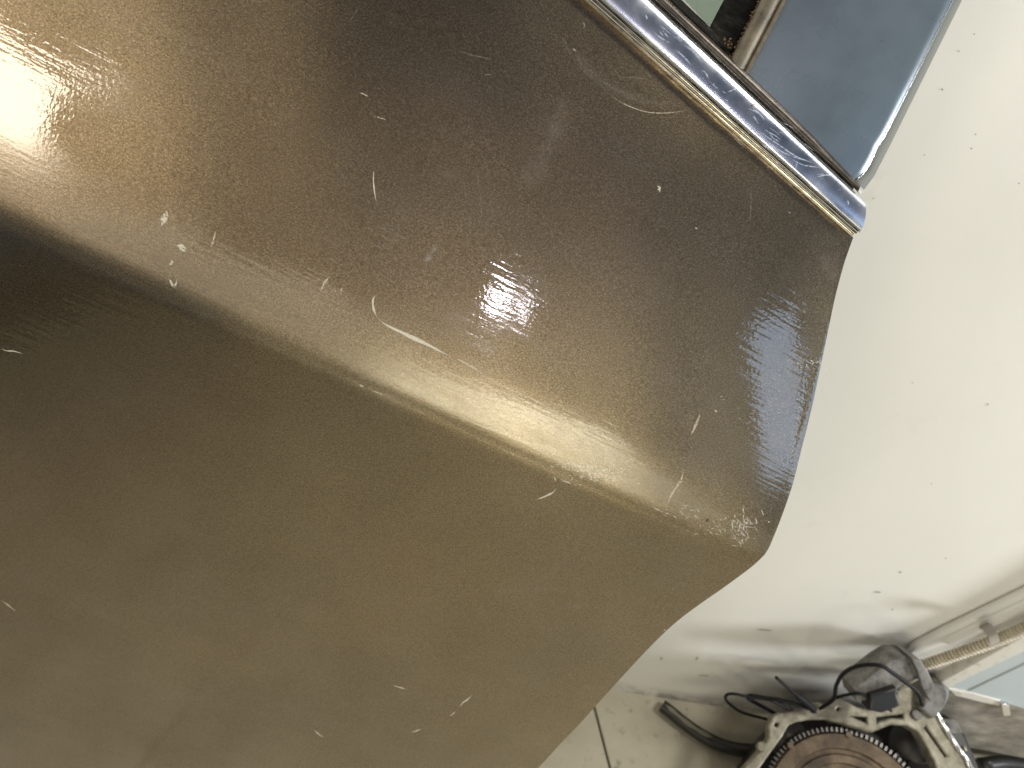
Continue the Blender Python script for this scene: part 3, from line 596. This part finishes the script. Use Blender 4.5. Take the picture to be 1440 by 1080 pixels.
# black box at the right of the strut
BM = frame_at(onz(np.array((1375., 1060.)), 0))
bxp = thing('black_case', BM, 'black plastic case with a grey lid standing right of the bell housing', 'case')
def extr(name, loop, A, n, depth, bev, m, parent): return plate(name, [loop], A, n, depth, bev, m, parent)
KA = onz(np.array((1350., 1040.)), .15)
extr('case_body', [(1328, 1028), (1351, 1028), (1366, 1060), (1385, 1110), (1352, 1110)], KA, EN, .13, .004, m_black, bxp)
extr('case_lid', [(1322, 1012), (1344, 1013), (1351, 1028), (1329, 1030)], KA + EN * .004, EN, .05, .003, m_grey, bxp)
V, Fc = tube(np.array([hit(np.array(p, float), KA + EN * .004, EN) for p in ((1355, 1049), (1358, 1056))]), .0025, 8); mesh('latch', V, Fc, m_conduit, bxp)

# ------------------------------------------------------------------ grey housing on the wall, conduit, clip
CN = nrm(WN + np.array([0, 0, .9]))
def turned(p, d): return onwall(np.array(p, float), d)
HM = frame_at(onwall(np.array((1240., 985.)), .03))
gh = thing('grey_motor_housing', HM, 'grimy grey cast housing on the wall where the ribbed conduit ends', 'housing')
plate('casing', [[(1203, 970), (1222, 954), (1244, 937), (1262, 926), (1279, 926), (1288, 941), (1294, 955), (1279, 962), (1252, 977), (1226, 984), (1206, 984)]], turned((1250, 960), .075), CN, .05, .002, m_grey, gh)
V, Fc = tube(np.array([hit(np.array(p, float), turned((1250, 960), .077), CN) for p in resample([(1262, 971), (1279, 960), (1293, 954)], 8)]), .0018, 8); mesh('edge_highlight_strip', V, Fc, m_cast, gh)  # added strip standing in for the highlight on the casing edge
plate('casing_cap', [[(1284, 927), (1295, 931), (1304, 946), (1312, 964), (1308, 982), (1299, 968), (1292, 944)]], turned((1298, 955), .07), CN, .05, .002, m_grey, gh)
plate('round_collar', [[(1313, 967), (1326, 968), (1331, 973), (1330, 984), (1323, 996), (1312, 1006), (1300, 996)]], turned((1316, 985), .06), CN, .05, .006, m_grey, gh)
plate('black_block', [[(1228, 981), (1258, 972), (1262, 992), (1240, 1000), (1226, 997)]], turned((1245, 985), .10), CN, .03, .004, m_black, gh)  # plain black block below the casing
cp = resample([(1298, 935), (1310, 932), (1340, 922), (1375, 910), (1405, 899), (1440, 884), (1500, 855), (1580, 812)], 700, True)
CP3 = onwall(cp, .030); dl = np.r_[0, np.cumsum(np.linalg.norm(np.diff(CP3, axis=0), axis=1))]
rad = .0076 + .0019 * np.sign(np.sin(dl * 2 * math.pi / .0058)) * np.abs(np.sin(dl * 2 * math.pi / .0058)) ** .5
V, Fc = tube(CP3, rad, 14); cdt = mesh('corrugated_conduit', V, Fc, m_conduit); tag(cdt, 'yellowed ribbed plastic conduit running along the wall above the floor', 'conduit')
ckp = resample([(1379, 879), (1389, 884), (1396, 893), (1400, 905)], 10, True); lift = .006 + np.array([0, .008, .018, .026, .033, .038, .041, .042, .042, .040])
ck = np.array([onwall(q, l_) for q, l_ in zip(ckp, lift)]); dd = nrm(CP3[350] - CP3[300])
V, Fc = slab(np.stack([ck - dd * .008, ck + dd * .008], 1), np.stack([ck - dd * .008 - WN * .003, ck + dd * .008 - WN * .003], 1))
tag(mesh('conduit_clip', V, Fc, m_clamp, sharp=40), 'small grimy clip holding the ribbed conduit to the wall', 'clip')

# ------------------------------------------------------------------ cabinet and casing at the right
def wallboard(name, loop, d, th, m, parent=None, bev=.004, mw=None): return plate(name, [loop], wb[0] + WN * d, WN, th, bev, m, parent)
cs = thing('wall_casing', frame_at(onwall(np.array((1290., 960.)))), 'white painted casing rising along the wall beside the cabinet', 'casing')
wallboard('casing_board', [(1276, 925), (1290, 911), (1330, 890), (1440, 838), (1640, 742), (1640, 800), (1440, 893), (1320, 958), (1300, 968)], .012, .012, m_casing, cs, .0055)
wallboard('casing_bead', [(1330, 900), (1440, 848), (1640, 752), (1640, 764), (1440, 858), (1335, 906)], .016, .006, m_casing, cs, .0028)
cb_ = thing('metal_cabinet', frame_at(onwall(np.array((1400., 990.)))), 'pale blue-grey metal cabinet in a cream frame at the right edge', 'cabinet')
wallboard('cabinet_frame', [(1316, 964), (1440, 896), (1640, 786), (1640, 812), (1440, 915), (1326, 970)], .028, .028, m_frame, cb_)
wallboard('cabinet_side', [(1327, 970), (1440, 916), (1640, 815), (1640, 832), (1440, 932), (1360, 970), (1350, 974)], .022, .022, m_cab, cb_, .002)
wallboard('cabinet_door', [(1364, 972), (1440, 936), (1640, 838), (1640, 1050), (1440, 996)], .024, .022, m_cab, cb_, .003)
wallboard('bottom_rail', [(1338, 971), (1352, 974), (1364, 975), (1406, 986), (1404, 992), (1380, 987), (1345, 978)], .026, .02, m_frame, cb_, .002)
wallboard('hinge_plate', [(1409, 990), (1418, 992), (1421, 1006), (1412, 1007)], .030, .006, m_steel, cb_, .001)
pl = thing('concrete_plinth', frame_at(onwall(np.array((1380., 1050.)))), 'dirty brown concrete plinth below the blue-grey cabinet', 'plinth')
wallboard('plinth_block', [(1300, 970), (1340, 974), (1440, 999), (1640, 1054), (1640, 1130), (1440, 1066), (1370, 1052), (1300, 1040)], .018, .018, m_plinth, pl, .004)
tag(mesh('dark_bracket', *tube(np.vstack([onz(resample([(1378, 1075), (1410, 1071), (1470, 1080)], 8), .02)]), .012, 10), m_black), 'black bar lying on the floor in front of the plinth', 'bar')

# ------------------------------------------------------------------ wires and hose
Z2 = lambda L_: [(960 + x / 3, 840 + y / 3) for x, y in L_]
def wire(name, pts, d, r, label, grp=None):
    P3 = onwall(resample(Z2(pts), 60, True), 1.0) if False else np.array([hit(q, wb[0] + WN * dd_, WN) for q, dd_ in zip(resample(Z2(pts), 60, True), np.linspace(d[0], d[1], 60))])
    V, Fc = tube(P3, r * 1.3, 8); return tag(mesh(name, V, Fc, m_wire), label, 'wire', grp)
wire('wire', [(380, 520), (330, 508), (250, 485), (198, 450), (180, 425), (190, 409), (225, 408), (290, 422), (400, 436), (470, 446), (530, 470)], (.075, .085), .0020, 'widest loop of thin black wire, nearest the door', 'black wires over the bell housing')
wire('wire', [(410, 500), (345, 465), (285, 432), (272, 420), (290, 414), (350, 424), (430, 436), (520, 462)], (.07, .08), .0026, 'middle loop of black wire, inside the widest loop', 'black wires over the bell housing')
wire('wire', [(475, 488), (430, 462), (385, 440), (370, 432), (400, 432), (470, 445), (530, 468)], (.085, .09), .0022, 'short innermost loop of black wire above the flange', 'black wires over the bell housing')
wire('wire', [(580, 470), (625, 440), (641, 420), (648, 372), (675, 325), (720, 296), (780, 284), (840, 290), (890, 322), (950, 365), (995, 405), (1012, 455)], (.085, .12), .0024, 'black wire arching high over the grey housing', 'black wires over the bell housing')
wire('wire', [(640, 425), (690, 412), (745, 406), (800, 428), (840, 452), (880, 478)], (.09, .10), .0020, 'low black wire arch below the high one', 'black wires over the bell housing')
cbp = np.array([hit(q, wb[0] + WN * .09, WN) for q in resample(Z2([(395, 338), (440, 378), (490, 420), (530, 452), (552, 474)]), 30, True)])
V, Fc = tube(cbp, np.interp(np.linspace(0, 1, 30), [0, .55, .6, 1], [.0026, .0030, .0058, .0062]), 10)
tag(mesh('cable_end', V, Fc, m_wire), 'stiff black cable end with a thicker sleeve pointing up-left', 'cable')
hp = resample([(931, 992), (945, 1003), (962, 1017), (985, 1033), (1010, 1046), (1038, 1054), (1068, 1056), (1090, 1056)], 50, True)
hz = np.interp(np.linspace(0, 1, 50), [0, .5, 1], [.016, .016, .03]); H3 = np.array([onz(q, z) for q, z in zip(hp, hz)])
hose = thing('rubber_hose', frame_at(H3[0] * [1, 1, 0]), 'cut piece of curved black rubber hose lying on the floor', 'hose')
V, Fc = tube(H3, .0125, 18, cap=False); V2, Fc2 = tube(H3, .0092, 18, cap=False); n1 = len(V)
Fc = Fc + [tuple(n1 + i for i in f) for f in Fc2] + [(i, (i + 1) % 18, n1 + (i + 1) % 18, n1 + i) for i in range(18)]
mesh('hose_wall', np.vstack([V, V2]), Fc, m_hose, hose, sharp=50)
def onhose(p): return np.array([onz(q, .0292) for q in np.atleast_2d(p)])
V, Fc = ribbon([(936, 991), (950, 1003), (966, 1016), (985, 1029), (1003, 1038)], 5.5, .0006, n=24, taper=.12, on=onhose); mesh('hose_highlight_strip', V, Fc, m_hosein, hose)  # strip laid on the hose as its painted highlight
